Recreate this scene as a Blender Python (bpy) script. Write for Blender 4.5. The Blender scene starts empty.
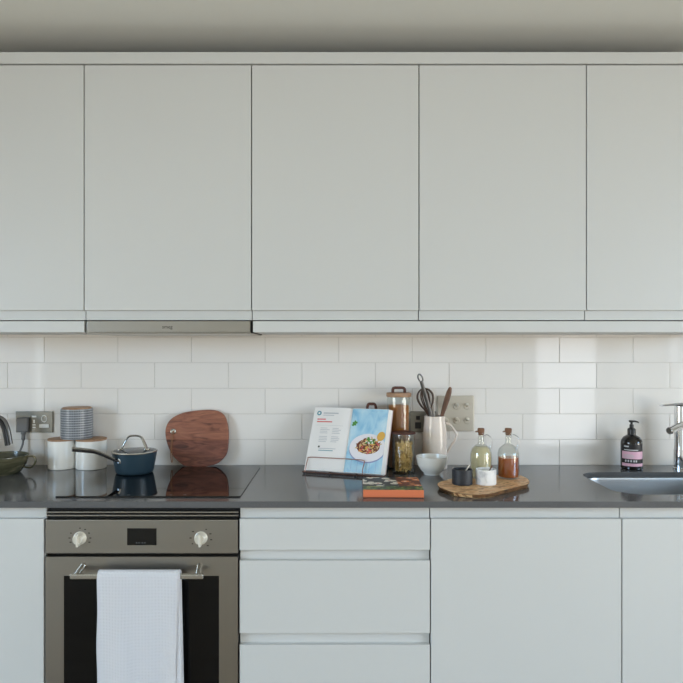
import bpy, bmesh, math, random
from mathutils import Vector, Matrix
random.seed(7)
PI = math.pi
SC = bpy.context.scene
COL = SC.collection
F, DCAM, EYE, PX0, PY0 = 620.0, 2.544, 1.365, 338.7, 351.7   # lens in px, wall distance, eye height, vanishing point
WT = 0.90                                                     # worktop height
def S(d): return F/(DCAM-d)
def X(px, d): return (px-PX0)/S(d)
def Z(py, d): return EYE-(py-PY0)/S(d)

# ------------------------------------------------------------------ materials
def srgb(r, g, b):
    f = lambda c: c/12.92 if c <= .04045 else ((c+.055)/1.055)**2.4
    return (f(r/255), f(g/255), f(b/255), 1)
def mat(name, col, rough=.5, metal=0, bump=0, bscale=40, var=0, **kw):
    m = bpy.data.materials.new(name); m.use_nodes = True
    nt = m.node_tree; b = nt.nodes['Principled BSDF']
    b.inputs['Base Color'].default_value = col
    b.inputs['Roughness'].default_value = rough
    b.inputs['Metallic'].default_value = metal
    for k, v in kw.items(): b.inputs[k.replace('_', ' ')].default_value = v
    if bump or var:
        tc = nt.nodes.new('ShaderNodeTexCoord'); n = nt.nodes.new('ShaderNodeTexNoise')
        n.inputs['Scale'].default_value = bscale; n.inputs['Detail'].default_value = 4
        nt.links.new(tc.outputs['Object'], n.inputs['Vector'])
        if bump:
            bp = nt.nodes.new('ShaderNodeBump'); bp.inputs['Strength'].default_value = bump; bp.inputs['Distance'].default_value = .002
            nt.links.new(n.outputs['Fac'], bp.inputs['Height']); nt.links.new(bp.outputs['Normal'], b.inputs['Normal'])
        if var:
            r = nt.nodes.new('ShaderNodeValToRGB')
            r.color_ramp.elements[0].position = .3; r.color_ramp.elements[1].position = .7
            r.color_ramp.elements[0].color = tuple(c*(1-var) for c in col[:3])+(1,)
            r.color_ramp.elements[1].color = tuple(min(1, c*(1+var)) for c in col[:3])+(1,)
            nt.links.new(n.outputs['Fac'], r.inputs['Fac']); nt.links.new(r.outputs['Color'], b.inputs['Base Color'])
    return m
def ramp_mat(name, stops, scale=(1, 1, 1), nscale=6, rough=.5, kind='noise', distort=.6, detail=6, bump=0, spec=.5):
    m = bpy.data.materials.new(name); m.use_nodes = True
    nt = m.node_tree; b = nt.nodes['Principled BSDF']; b.inputs['Roughness'].default_value = rough
    b.inputs['Specular IOR Level'].default_value = spec
    tc = nt.nodes.new('ShaderNodeTexCoord'); mp = nt.nodes.new('ShaderNodeMapping'); mp.inputs['Scale'].default_value = scale
    nt.links.new(tc.outputs['Object'], mp.inputs['Vector'])
    if kind == 'noise':
        n = nt.nodes.new('ShaderNodeTexNoise'); n.inputs['Scale'].default_value = nscale; n.inputs['Detail'].default_value = detail
        n.inputs['Distortion'].default_value = distort; out = n.outputs['Fac']
    elif kind == 'wave':
        n = nt.nodes.new('ShaderNodeTexWave'); n.inputs['Scale'].default_value = nscale; n.inputs['Distortion'].default_value = distort
        n.inputs['Detail'].default_value = detail; n.bands_direction = 'Z'; out = n.outputs['Fac']
    else:
        n = nt.nodes.new('ShaderNodeTexVoronoi'); n.inputs['Scale'].default_value = nscale; out = n.outputs['Distance']
    nt.links.new(mp.outputs['Vector'], n.inputs['Vector'])
    r = nt.nodes.new('ShaderNodeValToRGB'); nt.links.new(out, r.inputs['Fac'])
    el = r.color_ramp.elements
    el[0].position, el[0].color = stops[0]; el[1].position, el[1].color = stops[-1]
    for p, c in stops[1:-1]:
        e = el.new(p); e.color = c
    nt.links.new(r.outputs['Color'], b.inputs['Base Color'])
    if bump:
        bp = nt.nodes.new('ShaderNodeBump'); bp.inputs['Strength'].default_value = bump; bp.inputs['Distance'].default_value = .002
        nt.links.new(out, bp.inputs['Height']); nt.links.new(bp.outputs['Normal'], b.inputs['Normal'])
    return m
def thin_glass(name, tint=(1, 1, 1, 1), f=1.45):
    m = bpy.data.materials.new(name); m.use_nodes = True; nt = m.node_tree; nt.nodes.clear()
    o = nt.nodes.new('ShaderNodeOutputMaterial'); mx = nt.nodes.new('ShaderNodeMixShader')
    t = nt.nodes.new('ShaderNodeBsdfTransparent'); g = nt.nodes.new('ShaderNodeBsdfGlossy'); lw = nt.nodes.new('ShaderNodeLayerWeight'); pw = nt.nodes.new('ShaderNodeMath'); ma = nt.nodes.new('ShaderNodeMath')
    t.inputs['Color'].default_value = tint; g.inputs['Roughness'].default_value = .03; lw.inputs['Blend'].default_value = .5
    pw.operation = 'POWER'; pw.inputs[1].default_value = 4; ma.operation = 'MULTIPLY_ADD'; ma.inputs[1].default_value = .75; ma.inputs[2].default_value = .05
    nt.links.new(lw.outputs['Facing'], pw.inputs[0]); nt.links.new(pw.outputs[0], ma.inputs[0]); nt.links.new(ma.outputs[0], mx.inputs['Fac']); nt.links.new(t.outputs[0], mx.inputs[1]); nt.links.new(g.outputs[0], mx.inputs[2])
    nt.links.new(mx.outputs[0], o.inputs['Surface'])
    return m
def grid_mat(name):                       # grey glaze with a fine woven grid of pale lines round a jar
    m = bpy.data.materials.new(name); m.use_nodes = True; nt = m.node_tree; b = nt.nodes['Principled BSDF']
    b.inputs['Roughness'].default_value = .35
    tc = nt.nodes.new('ShaderNodeTexCoord'); sp = nt.nodes.new('ShaderNodeSeparateXYZ'); nt.links.new(tc.outputs['Object'], sp.inputs[0])
    def mth(op, a, c=None):
        n = nt.nodes.new('ShaderNodeMath'); n.operation = op
        for i, v in enumerate((a, c)):
            if v is None: continue
            if isinstance(v, (int, float)): n.inputs[i].default_value = v
            else: nt.links.new(v, n.inputs[i])
        return n.outputs[0]
    ang = mth('ARCTAN2', sp.outputs[0], sp.outputs[1])
    gu = mth('LESS_THAN', mth('FRACT', mth('MULTIPLY', ang, 60/(2*PI))), .30)
    gv = mth('LESS_THAN', mth('FRACT', mth('MULTIPLY', sp.outputs[2], 105)), .34)
    fac = mth('MAXIMUM', mth('MULTIPLY', gu, .7), gv)
    mx = nt.nodes.new('ShaderNodeMix'); mx.data_type = 'RGBA'
    nt.links.new(fac, mx.inputs[0]); mx.inputs[6].default_value = srgb(84, 88, 96); mx.inputs[7].default_value = srgb(168, 171, 174)
    nt.links.new(mx.outputs[2], b.inputs['Base Color'])
    return m
def floral_mat(name):                     # dark cover printed with white and orange flowers and green leaves
    m = bpy.data.materials.new(name); m.use_nodes = True; nt = m.node_tree; b = nt.nodes['Principled BSDF']
    b.inputs['Roughness'].default_value = .45
    L = nt.links.new
    tc = nt.nodes.new('ShaderNodeTexCoord'); v = nt.nodes.new('ShaderNodeTexVoronoi'); v.inputs['Scale'].default_value = 34
    L(tc.outputs['Object'], v.inputs['Vector'])
    sp = nt.nodes.new('ShaderNodeSeparateXYZ'); L(tc.outputs['Object'], sp.inputs[0])
    def ramp(stops, src, const=True):
        r = nt.nodes.new('ShaderNodeValToRGB'); el = r.color_ramp.elements
        if const: r.color_ramp.interpolation = 'CONSTANT'
        el[0].position, el[0].color = stops[0]; el[1].position, el[1].color = stops[-1]
        for p, c in stops[1:-1]: el.new(p).color = c
        L(src, r.inputs['Fac']); return r.outputs['Color']
    n2 = nt.nodes.new('ShaderNodeTexNoise'); n2.inputs['Scale'].default_value = 60; L(tc.outputs['Object'], n2.inputs['Vector'])
    W, O, D, G = srgb(232, 224, 208), srgb(226, 140, 88), srgb(44, 42, 38), srgb(70, 104, 58)
    white = ramp([(0, srgb(190, 60, 40)), (.14, W), (.5, D)], v.outputs['Distance'])
    orange = ramp([(0, W), (.16, O), (.46, srgb(110, 50, 30))], v.outputs['Distance'])
    green = ramp([(0, D), (.45, G), (.6, srgb(150, 150, 80))], n2.outputs['Fac'])
    def lt(src, t):
        n = nt.nodes.new('ShaderNodeMath'); n.operation = 'GREATER_THAN'; L(src, n.inputs[0]); n.inputs[1].default_value = t; return n.outputs[0]
    def mix(f, a, c):
        n = nt.nodes.new('ShaderNodeMix'); n.data_type = 'RGBA'; L(f, n.inputs[0]); L(a, n.inputs[6]); L(c, n.inputs[7]); return n.outputs[2]
    c1 = mix(lt(sp.outputs[0], .02), white, orange)
    c2 = mix(lt(sp.outputs[1], -.045), green, c1)
    L(c2, b.inputs['Base Color'])
    return m
def towel_mat(name):
    m = mat(name, srgb(222, 222, 226), .95); nt = m.node_tree; b = nt.nodes['Principled BSDF']
    tc = nt.nodes.new('ShaderNodeTexCoord'); L = nt.links.new
    w1 = nt.nodes.new('ShaderNodeTexWave'); w1.bands_direction = 'X'; w1.inputs['Scale'].default_value = 72
    w2 = nt.nodes.new('ShaderNodeTexWave'); w2.bands_direction = 'Z'; w2.inputs['Scale'].default_value = 72
    for w in (w1, w2): L(tc.outputs['Object'], w.inputs['Vector'])
    a = nt.nodes.new('ShaderNodeMath'); a.operation = 'ADD'; L(w1.outputs['Fac'], a.inputs[0]); L(w2.outputs['Fac'], a.inputs[1])
    bp = nt.nodes.new('ShaderNodeBump'); bp.inputs['Strength'].default_value = .6; bp.inputs['Distance'].default_value = .002
    L(a.outputs[0], bp.inputs['Height']); L(bp.outputs['Normal'], b.inputs['Normal'])
    return m

M = {}
M['door'] = mat('grey_lacquer', srgb(203, 203, 200), .42, bump=.02, bscale=300)
M['rail'] = mat('grey_lacquer_rail', srgb(203, 203, 200), .42)
M['carcass'] = mat('carcass_board', srgb(112, 110, 106), .7)
M['tile'] = mat('white_glazed_tile', srgb(236, 231, 225), .05, bump=.03, bscale=9, IOR=1.55)
M['grout'] = mat('pale_grout', srgb(222, 217, 210), .9, bump=.1, bscale=300)
M['ceiling'] = mat('ceiling_paint', srgb(222, 221, 214), .95, bump=.02, bscale=120)
M['wall'] = mat('wall_paint', srgb(226, 222, 212), .9, bump=.02, bscale=120)
M['floor'] = ramp_mat('oak_floor', [(.3, srgb(132, 116, 98)), (.7, srgb(162, 146, 126))], (1, 8, 1), 3, .45)
M['quartz'] = mat('grey_quartz', srgb(92, 92, 93), .12, var=.10, bscale=420)
M['steel'] = mat('brushed_steel', srgb(170, 166, 159), .30, 1, bump=.03, bscale=200)
M['steel_d'] = mat('dull_steel', srgb(120, 118, 116), .35, .8)
M['steel_l'] = mat('satin_steel', srgb(200, 198, 192), .24, 1)
M['chrome'] = mat('chrome', srgb(225, 226, 228), .06, 1)
M['sink'] = mat('sink_steel', srgb(195, 198, 200), .34, 1)
M['black_glass'] = mat('black_glass', srgb(8, 8, 9), .04, IOR=1.5)
M['oven_glass'] = mat('oven_glass', srgb(9, 9, 10), .05, IOR=1.38)
M['black'] = mat('black_plastic', srgb(20, 20, 22), .35)
M['dark'] = mat('dark_recess', srgb(28, 28, 30), .7)
M['cream_knob'] = mat('pale_metal_knob', srgb(226, 221, 208), .3, .25)
M['lettering'] = mat('dark_print', srgb(40, 38, 34), .6)
M['towel'] = towel_mat('white_waffle_cotton')
M['white_cer'] = mat('white_ceramic', srgb(244, 242, 236), .16)
M['cream_cer'] = mat('cream_glaze', srgb(228, 215, 204), .14, var=.03, bscale=30)
M['grid'] = grid_mat('grey_grid_glaze')
M['lidwood'] = ramp_mat('pale_lid_wood', [(.3, srgb(150, 112, 82)), (.7, srgb(188, 150, 116))], (1, 6, 6), 14, .5)
M['acacia'] = ramp_mat('acacia_wood', [(.25, srgb(78, 42, 30)), (.45, srgb(140, 86, 66)), (.62, srgb(164, 106, 80)), (.8, srgb(108, 62, 46))], (1.6, 3, 9), 4.5, .42, distort=1.4)
M['acacia2'] = ramp_mat('acacia_wood_dark', [(.25, srgb(66, 36, 28)), (.45, srgb(114, 66, 52)), (.62, srgb(138, 84, 66)), (.8, srgb(88, 48, 38))], (1.6, 3, 9), 5.5, .42, distort=1.8)
M['olive'] = ramp_mat('olive_wood', [(.30, srgb(120, 76, 44)), (.40, srgb(216, 160, 108)), (.50, srgb(246, 208, 156)), (.57, srgb(150, 92, 52)), (.66, srgb(244, 204, 154))], (1, 3.2, 1), 9, .5, distort=2.2, bump=.1)
M['bark'] = ramp_mat('olive_bark_edge', [(.3, srgb(62, 42, 26)), (.7, srgb(140, 98, 58))], (1, 1, 3), 30, .7, bump=.3)
M['utensil'] = ramp_mat('dark_utensil_wood', [(.3, srgb(74, 48, 34)), (.7, srgb(122, 84, 60))], (6, 6, 1), 20, .5)
M['paleut'] = mat('pale_silicone', srgb(196, 188, 178), .5)
M['whisk'] = mat('dark_bronze_wire', srgb(84, 66, 56), .4, .3)
M['pan'] = mat('blue_enamel', srgb(44, 64, 76), .32, bump=.04, bscale=200)
M['pan_in'] = mat('pan_lining', srgb(34, 34, 36), .4)
M['handle'] = mat('dark_handle', srgb(34, 32, 32), .25, .2)
M['glass'] = thin_glass('clear_glass', (.96, .975, .97, 1))
M['lidglass'] = thin_glass('lid_glass', (.62, .64, .66, 1))
M['greenglass'] = thin_glass('bottle_glass', (.96, .965, .95, 1))
M['solid_glass'] = mat('solid_glass', (1, 1, 1, 1), .03, Transmission_Weight=1.0, IOR=1.45)
M['oil'] = mat('pale_oil', srgb(204, 194, 160), .12, Subsurface_Weight=.5, Subsurface_Radius=(.03,.03,.02), Subsurface_Scale=.5)
M['vinegar'] = mat('amber_vinegar', srgb(166, 88, 36), .1, Subsurface_Weight=.5, Subsurface_Radius=(.03,.012,.004), Subsurface_Scale=.5)
M['cork'] = mat('cork', srgb(122, 86, 62), .8, bump=.3, bscale=200, var=.2)
M['leather'] = mat('brown_leather', srgb(84, 48, 38), .5, bump=.1, bscale=200)
M['leather_l'] = mat('tan_cord', srgb(150, 104, 74), .7)
M['spag'] = mat('wholewheat_spaghetti', srgb(206, 134, 60), .45, var=.12, bscale=25)
M['fusilli'] = mat('fusilli_pasta', srgb(240, 196, 118), .5, var=.22, bscale=60)
M['socket'] = mat('brushed_nickel_plate', srgb(132, 128, 118), .36, .8)
M['plate'] = mat('pale_nickel_plate', srgb(196, 190, 178), .36, .7)
M['white_pl'] = mat('white_plastic', srgb(244, 242, 238), .35)
M['grey_pl'] = mat('grey_plastic', srgb(104, 104, 104), .4)
M['green_cer'] = ramp_mat('olive_green_glaze', [(.3, srgb(50, 50, 38)), (.52, srgb(84, 82, 62)), (.7, srgb(126, 118, 94))], (1, 1, 5), 9, .2)
M['paper'] = mat('page_paper', srgb(244, 240, 236), .6)
M['cover'] = mat('book_cover', srgb(214, 190, 184), .5)
M['blueprint'] = ramp_mat('blue_painted_boards_print', [(.3, srgb(132, 192, 226)), (.55, srgb(180, 220, 240)), (.75, srgb(214, 236, 246))], (3, 3, 1.2), 9, .4)
M['pwhite'] = mat('print_white', srgb(240, 236, 240), .45)
M['pred'] = mat('print_red', srgb(222, 96, 96), .5)
M['pgrey'] = mat('print_grey', srgb(196, 196, 198), .5)
M['pteal'] = mat('print_teal', srgb(62, 142, 160), .5)
M['pgreen'] = mat('print_green', srgb(84, 148, 62), .5)
M['pbrown'] = mat('print_brown', srgb(120, 62, 40), .5)
M['pyellow'] = mat('print_yellow', srgb(226, 176, 84), .5)
M['pbeige'] = mat('print_beige', srgb(216, 186, 140), .5)
M['pshade'] = mat('print_lilac', srgb(150, 160, 200), .5)
M['copper'] = mat('dark_copper_wire', srgb(92, 66, 58), .3, .8)
M['copper_l'] = mat('bright_copper_wire', srgb(176, 132, 116), .3, .7)
M['orange'] = mat('orange_spine', srgb(214, 118, 78), .5)
M['darkcover'] = mat('maroon_board', srgb(70, 34, 30), .5)
M['floral'] = floral_mat('floral_print')
M['slate'] = mat('black_marble', srgb(38, 40, 46), .5, var=.2, bscale=60)
M['marble'] = ramp_mat('white_marble', [(.35, srgb(196, 196, 198)), (.5, srgb(234, 232, 230)), (.8, srgb(242, 240, 238))], (1, 1, 1), 30, .3)
M['salt'] = mat('grey_salt', srgb(70, 68, 66), .9, bump=.6, bscale=300, var=.4)
M['bone'] = mat('pale_spoon', srgb(208, 198, 184), .5)
M['amberglass'] = mat('black_brown_bottle', srgb(20, 15, 14), .12, Coat_Weight=.3)
M['pink'] = mat('pink_label', srgb(226, 178, 196), .5)
M['labelblack'] = mat('black_label', srgb(22, 18, 20), .5)

# ------------------------------------------------------------------ builders
ORG = {}
def link(name, me, m, parent=None, smooth=40):
    o = bpy.data.objects.new(name, me); COL.objects.link(o)
    for mm in (m if isinstance(m, (list, tuple)) else [m]): me.materials.append(mm)
    if smooth:
        me.shade_smooth(); me.set_sharp_from_angle(angle=math.radians(smooth))
        wn = o.modifiers.new('wn', 'WEIGHTED_NORMAL'); wn.keep_sharp = True; wn.weight = 90
    if parent: o.parent = parent
    return o
def obj(name, bm, m, parent=None, smooth=40, origin=None):
    org = ORG[parent] if parent else (Vector(origin) if origin is not None else Vector((0, 0, 0)))
    bmesh.ops.translate(bm, verts=bm.verts, vec=-org)
    bmesh.ops.recalc_face_normals(bm, faces=bm.faces)
    me = bpy.data.meshes.new(name); bm.to_mesh(me); bm.free()
    o = link(name, me, m, parent, smooth)
    if not parent: o.location = org
    ORG[o] = org
    return o
def tag(o, label=None, cat=None, group=None, kind=None):
    if label: o['label'] = label
    if cat: o['category'] = cat
    if group: o['group'] = group
    if kind: o['kind'] = kind
    return o
def thing(name, label, cat, loc, group=None):
    o = bpy.data.objects.new(name, None); o.empty_display_size = .05; COL.objects.link(o); o.location = loc
    ORG[o] = Vector(loc)
    return tag(o, label, cat, group)
def B(): return bmesh.new()
def box(bm, x0, x1, y0, y1, z0, z1, bev=0, seg=2, mi=0):
    x0, x1 = sorted((x0, x1)); y0, y1 = sorted((y0, y1)); z0, z1 = sorted((z0, z1))
    t = bmesh.new(); bmesh.ops.create_cube(t, size=1)
    for v in t.verts:
        v.co = Vector(((x0+x1)/2+v.co.x*(x1-x0), (y0+y1)/2+v.co.y*(y1-y0), (z0+z1)/2+v.co.z*(z1-z0)))
    if bev: bmesh.ops.bevel(t, geom=t.edges[:], offset=bev, segments=seg, profile=.5, affect='EDGES')
    return merge(bm, t, mi)
def merge(bm, t, mi=0, mtx=None):
    if mtx is not None: bmesh.ops.transform(t, matrix=mtx, verts=t.verts)
    mp = {v: bm.verts.new(v.co) for v in t.verts}
    for f in t.faces:
        try:
            nf = bm.faces.new([mp[v] for v in f.verts]); nf.material_index = mi
        except ValueError: pass
    t.free(); return bm
def lathe(bm, cx, cy, prof, n=48, mi=0, close=False):
    rings = []
    for r, z in prof:
        if r < 1e-6: rings.append([bm.verts.new((cx, cy, z))])
        else: rings.append([bm.verts.new((cx+r*math.cos(2*PI*k/n), cy+r*math.sin(2*PI*k/n), z)) for k in range(n)])
    pairs = list(zip(rings, rings[1:]))
    if close: pairs.append((rings[-1], rings[0]))
    for a, b in pairs:
        for k in range(n):
            q = (k+1) % n
            vs = [a[0], b[q], b[k]] if len(a) == 1 and len(b) > 1 else ([a[k], a[q], b[0]] if len(b) == 1 and len(a) > 1 else ([a[k], a[q], b[q], b[k]] if len(a) > 1 else None))
            if vs:
                f = bm.faces.new(vs); f.material_index = mi
    return bm
def catmull(pts, n=6, closed=False):
    pts = [Vector(p) for p in pts]; out = []; N = len(pts)
    for i in range(N if closed else N-1):
        if closed: p = [pts[(i+k-1) % N] for k in range(4)]
        else: p = [pts[max(i-1, 0)], pts[i], pts[i+1], pts[min(i+2, N-1)]]
        for s in range(n):
            t = s/n
            out.append(.5*(2*p[1]+(p[2]-p[0])*t+(2*p[0]-5*p[1]+4*p[2]-p[3])*t*t+(3*p[1]-p[0]-3*p[2]+p[3])*t**3))
    if not closed: out.append(pts[-1])
    return out
def tube(bm, pts, r, n=10, mi=0, flat=1, up=None, closed=False):
    """round (or flattened) rod along pts; r is a number or one radius per point; flat scales the second axis"""
    pts = [Vector(p) for p in pts]; N = len(pts); rings = []
    rr = r if isinstance(r, (list, tuple)) else [r]*N
    prev = None
    for i, p in enumerate(pts):
        a = pts[(i-1) % N] if closed else pts[max(i-1, 0)]; b = pts[(i+1) % N] if closed else pts[min(i+1, N-1)]
        t = (b-a).normalized()
        if up is not None: u = Vector(up)
        elif prev is not None: u = prev
        else: u = Vector((0, 0, 1)) if abs(t.z) < .9 else Vector((0, 1, 0))
        u = (u-t*u.dot(t)).normalized(); w = t.cross(u); prev = u
        rings.append([bm.verts.new(p+u*rr[i]*flat*math.cos(2*PI*k/n)+w*rr[i]*math.sin(2*PI*k/n)) for k in range(n)])
    prs = list(zip(rings, rings[1:]))
    if closed: prs.append((rings[-1], rings[0]))
    for a, b in prs:
        for k in range(n):
            f = bm.faces.new([a[k], a[(k+1) % n], b[(k+1) % n], b[k]]); f.material_index = mi
    if not closed:
        for rg in (rings[0][::-1], rings[-1]):
            f = bm.faces.new(rg); f.material_index = mi
    return bm
def slab(bm, outline, fn, w0, w1, bev=0, mi=0):
    """closed outline (u,v) given thickness between w0 and w1 through fn(u,v,w) -> world"""
    t = bmesh.new()
    lo = [t.verts.new((u, v, w0)) for u, v in outline]; hi = [t.verts.new((u, v, w1)) for u, v in outline]
    t.faces.new(lo[::-1]); t.faces.new(hi); N = len(outline)
    for k in range(N): t.faces.new([lo[k], lo[(k+1) % N], hi[(k+1) % N], hi[k]])
    bmesh.ops.recalc_face_normals(t, faces=t.faces)
    if bev:
        es = [e for e in t.edges if abs(e.verts[0].co.z-e.verts[1].co.z) < 1e-7]
        bmesh.ops.bevel(t, geom=es, offset=bev, segments=3, profile=.5, affect='EDGES')
    for v in t.verts: v.co = fn(*v.co)
    return merge(bm, t, mi)
def rrect(x0, x1, y0, y1, r, n=8):
    out = []
    for cx, cy, a in ((x1-r, y1-r, 0), (x0+r, y1-r, 90), (x0+r, y0+r, 180), (x1-r, y0+r, 270)):
        for k in range(n+1):
            t = math.radians(a+90*k/n); out.append((cx+r*math.cos(t), cy+r*math.sin(t)))
    return out
def text_mesh(body, size, loc, rot, m, name, parent, ext=.0004):
    cu = bpy.data.curves.new(name, 'FONT'); cu.body = body; cu.size = size; cu.align_x = 'CENTER'; cu.align_y = 'CENTER'; cu.extrude = ext
    tmp = bpy.data.objects.new('tmp', cu); COL.objects.link(tmp)
    me = bpy.data.meshes.new_from_object(tmp.evaluated_get(bpy.context.evaluated_depsgraph_get()))
    bpy.data.objects.remove(tmp)
    me.transform(Matrix.Translation(Vector(loc)-ORG[parent]) @ rot.to_4x4())
    o = link(name, me, m, parent, 0); ORG[o] = ORG[parent]
    return o
FRONT = Matrix.Rotation(PI/2, 3, 'X')

# ------------------------------------------------------------------ the room
XL, XR, YB, CEIL, FL = -3.2, 3.4, -5.0, 2.518, 0.0
def struct(name, bm, m, parent=None, label=None, smooth=40):
    o = obj(name, bm, m, parent, smooth)
    if not parent: o['kind'] = 'structure'
    return o
bm = B(); box(bm, XL-.2, XR+.2, YB-.2, .2, -.1, 0); struct('floor', bm, M['floor'])
bm = B(); box(bm, XL-.2, XR+.2, YB-.2, .2, CEIL, CEIL+.1); struct('ceiling', bm, M['ceiling'])
bm = B(); box(bm, XL, XR, .003, .2, 0, CEIL); wall = struct('wall_back', bm, M['grout'])
bm = B()                                                       # glazed 300 x 100 tiles in half bond, each a touch out of true
x_j = X(44.3, 0); P, H = .302, .105
for row in range(-1, 6):
    z0 = .9+H*row
    off = x_j+(0 if row % 2 == 0 else P/2)
    k0 = int((-2.3-off)/P)
    for k in range(k0, k0+15):
        xa = off+k*P+.0007; xb = off+(k+1)*P-.0007; za = z0+.0007; zb = z0+H-.0007
        t = bmesh.new(); box(t, -(xb-xa)/2, (xb-xa)/2, -.0, .009, -(zb-za)/2, (zb-za)/2, .0014, 2)
        rot = Matrix.Rotation(random.gauss(0, .0028), 4, 'Z') @ Matrix.Rotation(random.gauss(0, .004), 4, 'X')
        merge(bm, t, 0, Matrix.Translation(((xa+xb)/2, 0, (za+zb)/2)) @ rot)
obj('tile_backsplash', bm, M['tile'], wall)
WIN = {'left': (-4.3, -1.9, .6, 2.1), 'right': (-3.9, -1.3, .35, 2.1), 'front': (2.35, 3.25, .05, 2.1)}   # openings: along, along, sill, head
def wall_with_opening(name, a0, a1, w, put):
    bm = B()
    put(bm, a0, w[0], 0, CEIL, 0, .15); put(bm, w[1], a1, 0, CEIL, 0, .15); put(bm, w[0], w[1], 0, w[2], 0, .15); put(bm, w[0], w[1], w[3], CEIL, 0, .15)
    struct(name, bm, M['wall'])
def frame(name, w, n, put):
    bm = B()
    for k in range(n+1):
        xx = w[0]+k*(w[1]-w[0]-.06)/n; put(bm, xx, xx+.06, w[2], w[3], .04, .10)
    for zz in (w[2], w[3]-.06): put(bm, w[0], w[1], zz, zz+.06, .04, .10)
    struct(name, bm, M['white_pl'])
putL = lambda bm, a0, a1, z0, z1, d0, d1: box(bm, XL-d1, XL-d0, a0, a1, z0, z1)
putR = lambda bm, a0, a1, z0, z1, d0, d1: box(bm, XR+d0, XR+d1, a0, a1, z0, z1)
putF = lambda bm, a0, a1, z0, z1, d0, d1: box(bm, a0, a1, YB-d1, YB-d0, z0, z1)
wall_with_opening('wall_left', YB, .2, WIN['left'], putL); frame('window_1', WIN['left'], 2, putL)
wall_with_opening('wall_right', YB, .2, WIN['right'], putR); frame('window_2', WIN['right'], 3, putR)
wall_with_opening('wall_front', XL, XR, WIN['front'], putF); frame('door_1', WIN['front'], 1, putF)

# ------------------------------------------------------------------ wall units
DW = .3235
zt, zb = Z(65.2, DW), Z(310.3, DW)
zr0 = Z(320.0, DW); zp1, zp0 = Z(321.2, DW), Z(332.3, DW)
wb = [X(84, DW)-.6*2, X(84, DW)-.6, X(84, DW), X(251.5, DW), X(419, DW), X(586.5, DW), X(586.5, DW)+.6, X(586.5, DW)+1.2]
wall_labels = {1: 'pale grey wall cupboard at the far left, above the stacked canisters',
               2: 'pale grey wall cupboard directly above the slim steel extractor hood',
               3: 'pale grey wall cupboard immediately right of the one over the hood, above the open cookbook',
               4: 'pale grey wall cupboard above the two glass oil bottles',
               5: 'pale grey wall cupboard at the far right, above the tap and soap bottle'}
for i in range(1, 6):
    a, b = wb[i], wb[i+1]
    t = thing('wall_cupboard', wall_labels[i], 'cupboard', ((a+b)/2, -.15, zr0), 'handleless wall cupboards')
    bm = B(); box(bm, a+.001, b-.001, -.012, -.300, zr0, zt+.001); obj('carcass', bm, M['carcass'], t)
    bm = B(); box(bm, a+.0018, b-.0018, -.3075, -DW, zb, zt, .0012); obj('door', bm, M['door'], t)
    bm = B(); box(bm, a+.0015, b-.0015, -.3005, -.3065, zr0, zb+.01, .0006); obj('grip_rail', bm, M['rail'], t)
bm = B(); box(bm, wb[1], wb[6], -.300, -DW, Z(63.6, DW), Z(52, DW), .0012)
o = struct('trim_1', bm, M['rail']); o['label'] = 'pale grey cornice strip along the top of the wall cupboards'
hx0, hx1 = X(87, DW), X(250.3, DW)
bm = B(); box(bm, wb[1], X(84.2, DW), -.012, -DW, zp0, zp1, .0012)
o = struct('trim_2', bm, M['rail']); o['label'] = 'pale grey pelmet left of the extractor hood'
bm = B(); box(bm, X(253, DW), wb[6], -.012, -DW, zp0, zp1, .0012)
o = struct('trim_3', bm, M['rail']); o['label'] = 'pale grey pelmet right of the extractor hood'
t = thing('extractor_hood', 'slim stainless steel extractor hood set under the wall cupboards above the hob', 'extractor hood', ((hx0+hx1)/2, -.16, zp0-.004))
bm = B(); box(bm, hx0-.004, hx1+.004, -.014, -.316, zp0-.002, zp1); obj('hood_body', bm, M['dark'], t)
bm = B(); box(bm, hx0, hx1, -.3165, -DW-.002, zp0, zp1, .001); obj('front_panel', bm, M['steel'], t)
bm = B(); box(bm, hx0-.002, hx1+.002, -.02, -DW-.006, zp0-.006, zp0-.0005, .0015); obj('lower_lip', bm, M['steel'], t)
text_mesh('smeg', .018, (X(167.5, DW), -DW-.0023, Z(327, DW)), FRONT, M['lettering'], 'logo', t)

# ------------------------------------------------------------------ base units
DB = .602
BX = [X(44.3, DB)-.6, X(44.3, DB), X(239, DB), X(430.5, DB), X(622, DB), X(622, DB)+.6, X(622, DB)+1.2]
ztop = Z(519, DB); RT = WT-.021
def base_unit(a, b, label, fronts, cat='cupboard'):
    t = thing('base_cupboard' if cat == 'cupboard' else 'drawer_unit', label, cat, ((a+b)/2, -.3, 0), 'handleless base units')
    bm = B()
    if a > .8: box(bm, a+.001, b-.001, -.02, -.578, .10, .60); box(bm, a+.001, b-.001, -.54, -.578, .60, RT); box(bm, a+.001, a+.013, -.02, -.578, .6, RT); box(bm, b-.013, b-.001, -.02, -.578, .6, RT)
    else: box(bm, a+.001, b-.001, -.02, -.578, .10, RT)
    obj('carcass', bm, M['carcass'], t)
    bm = B(); box(bm, a, b, -.48, -.50, 0, .0995); obj('plinth', bm, M['carcass'], t)
    for z0, z1 in fronts:
        bm = B(); box(bm, a+.0018, b-.0018, -.5855, -DB, z0, z1, .0012); obj('drawer_front' if cat == 'drawers' else 'door', bm, M['door'], t)
        bm = B(); box(bm, a+.0015, b-.0015, -.5785, -.5845, z1-.012, min(z1+.045, RT), .0006); obj('grip_rail', bm, M['rail'], t)
    return t
base_unit(BX[0], BX[1], 'pale grey base cupboard at the far left, left of the steel oven', [(.112, ztop)])
base_unit(BX[2], BX[3], 'pale grey unit of three wide drawers beside the steel oven', [(.112, Z(645, DB)), (Z(633.3, DB), Z(560.6, DB)), (Z(550, DB), ztop)], 'drawers')
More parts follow.
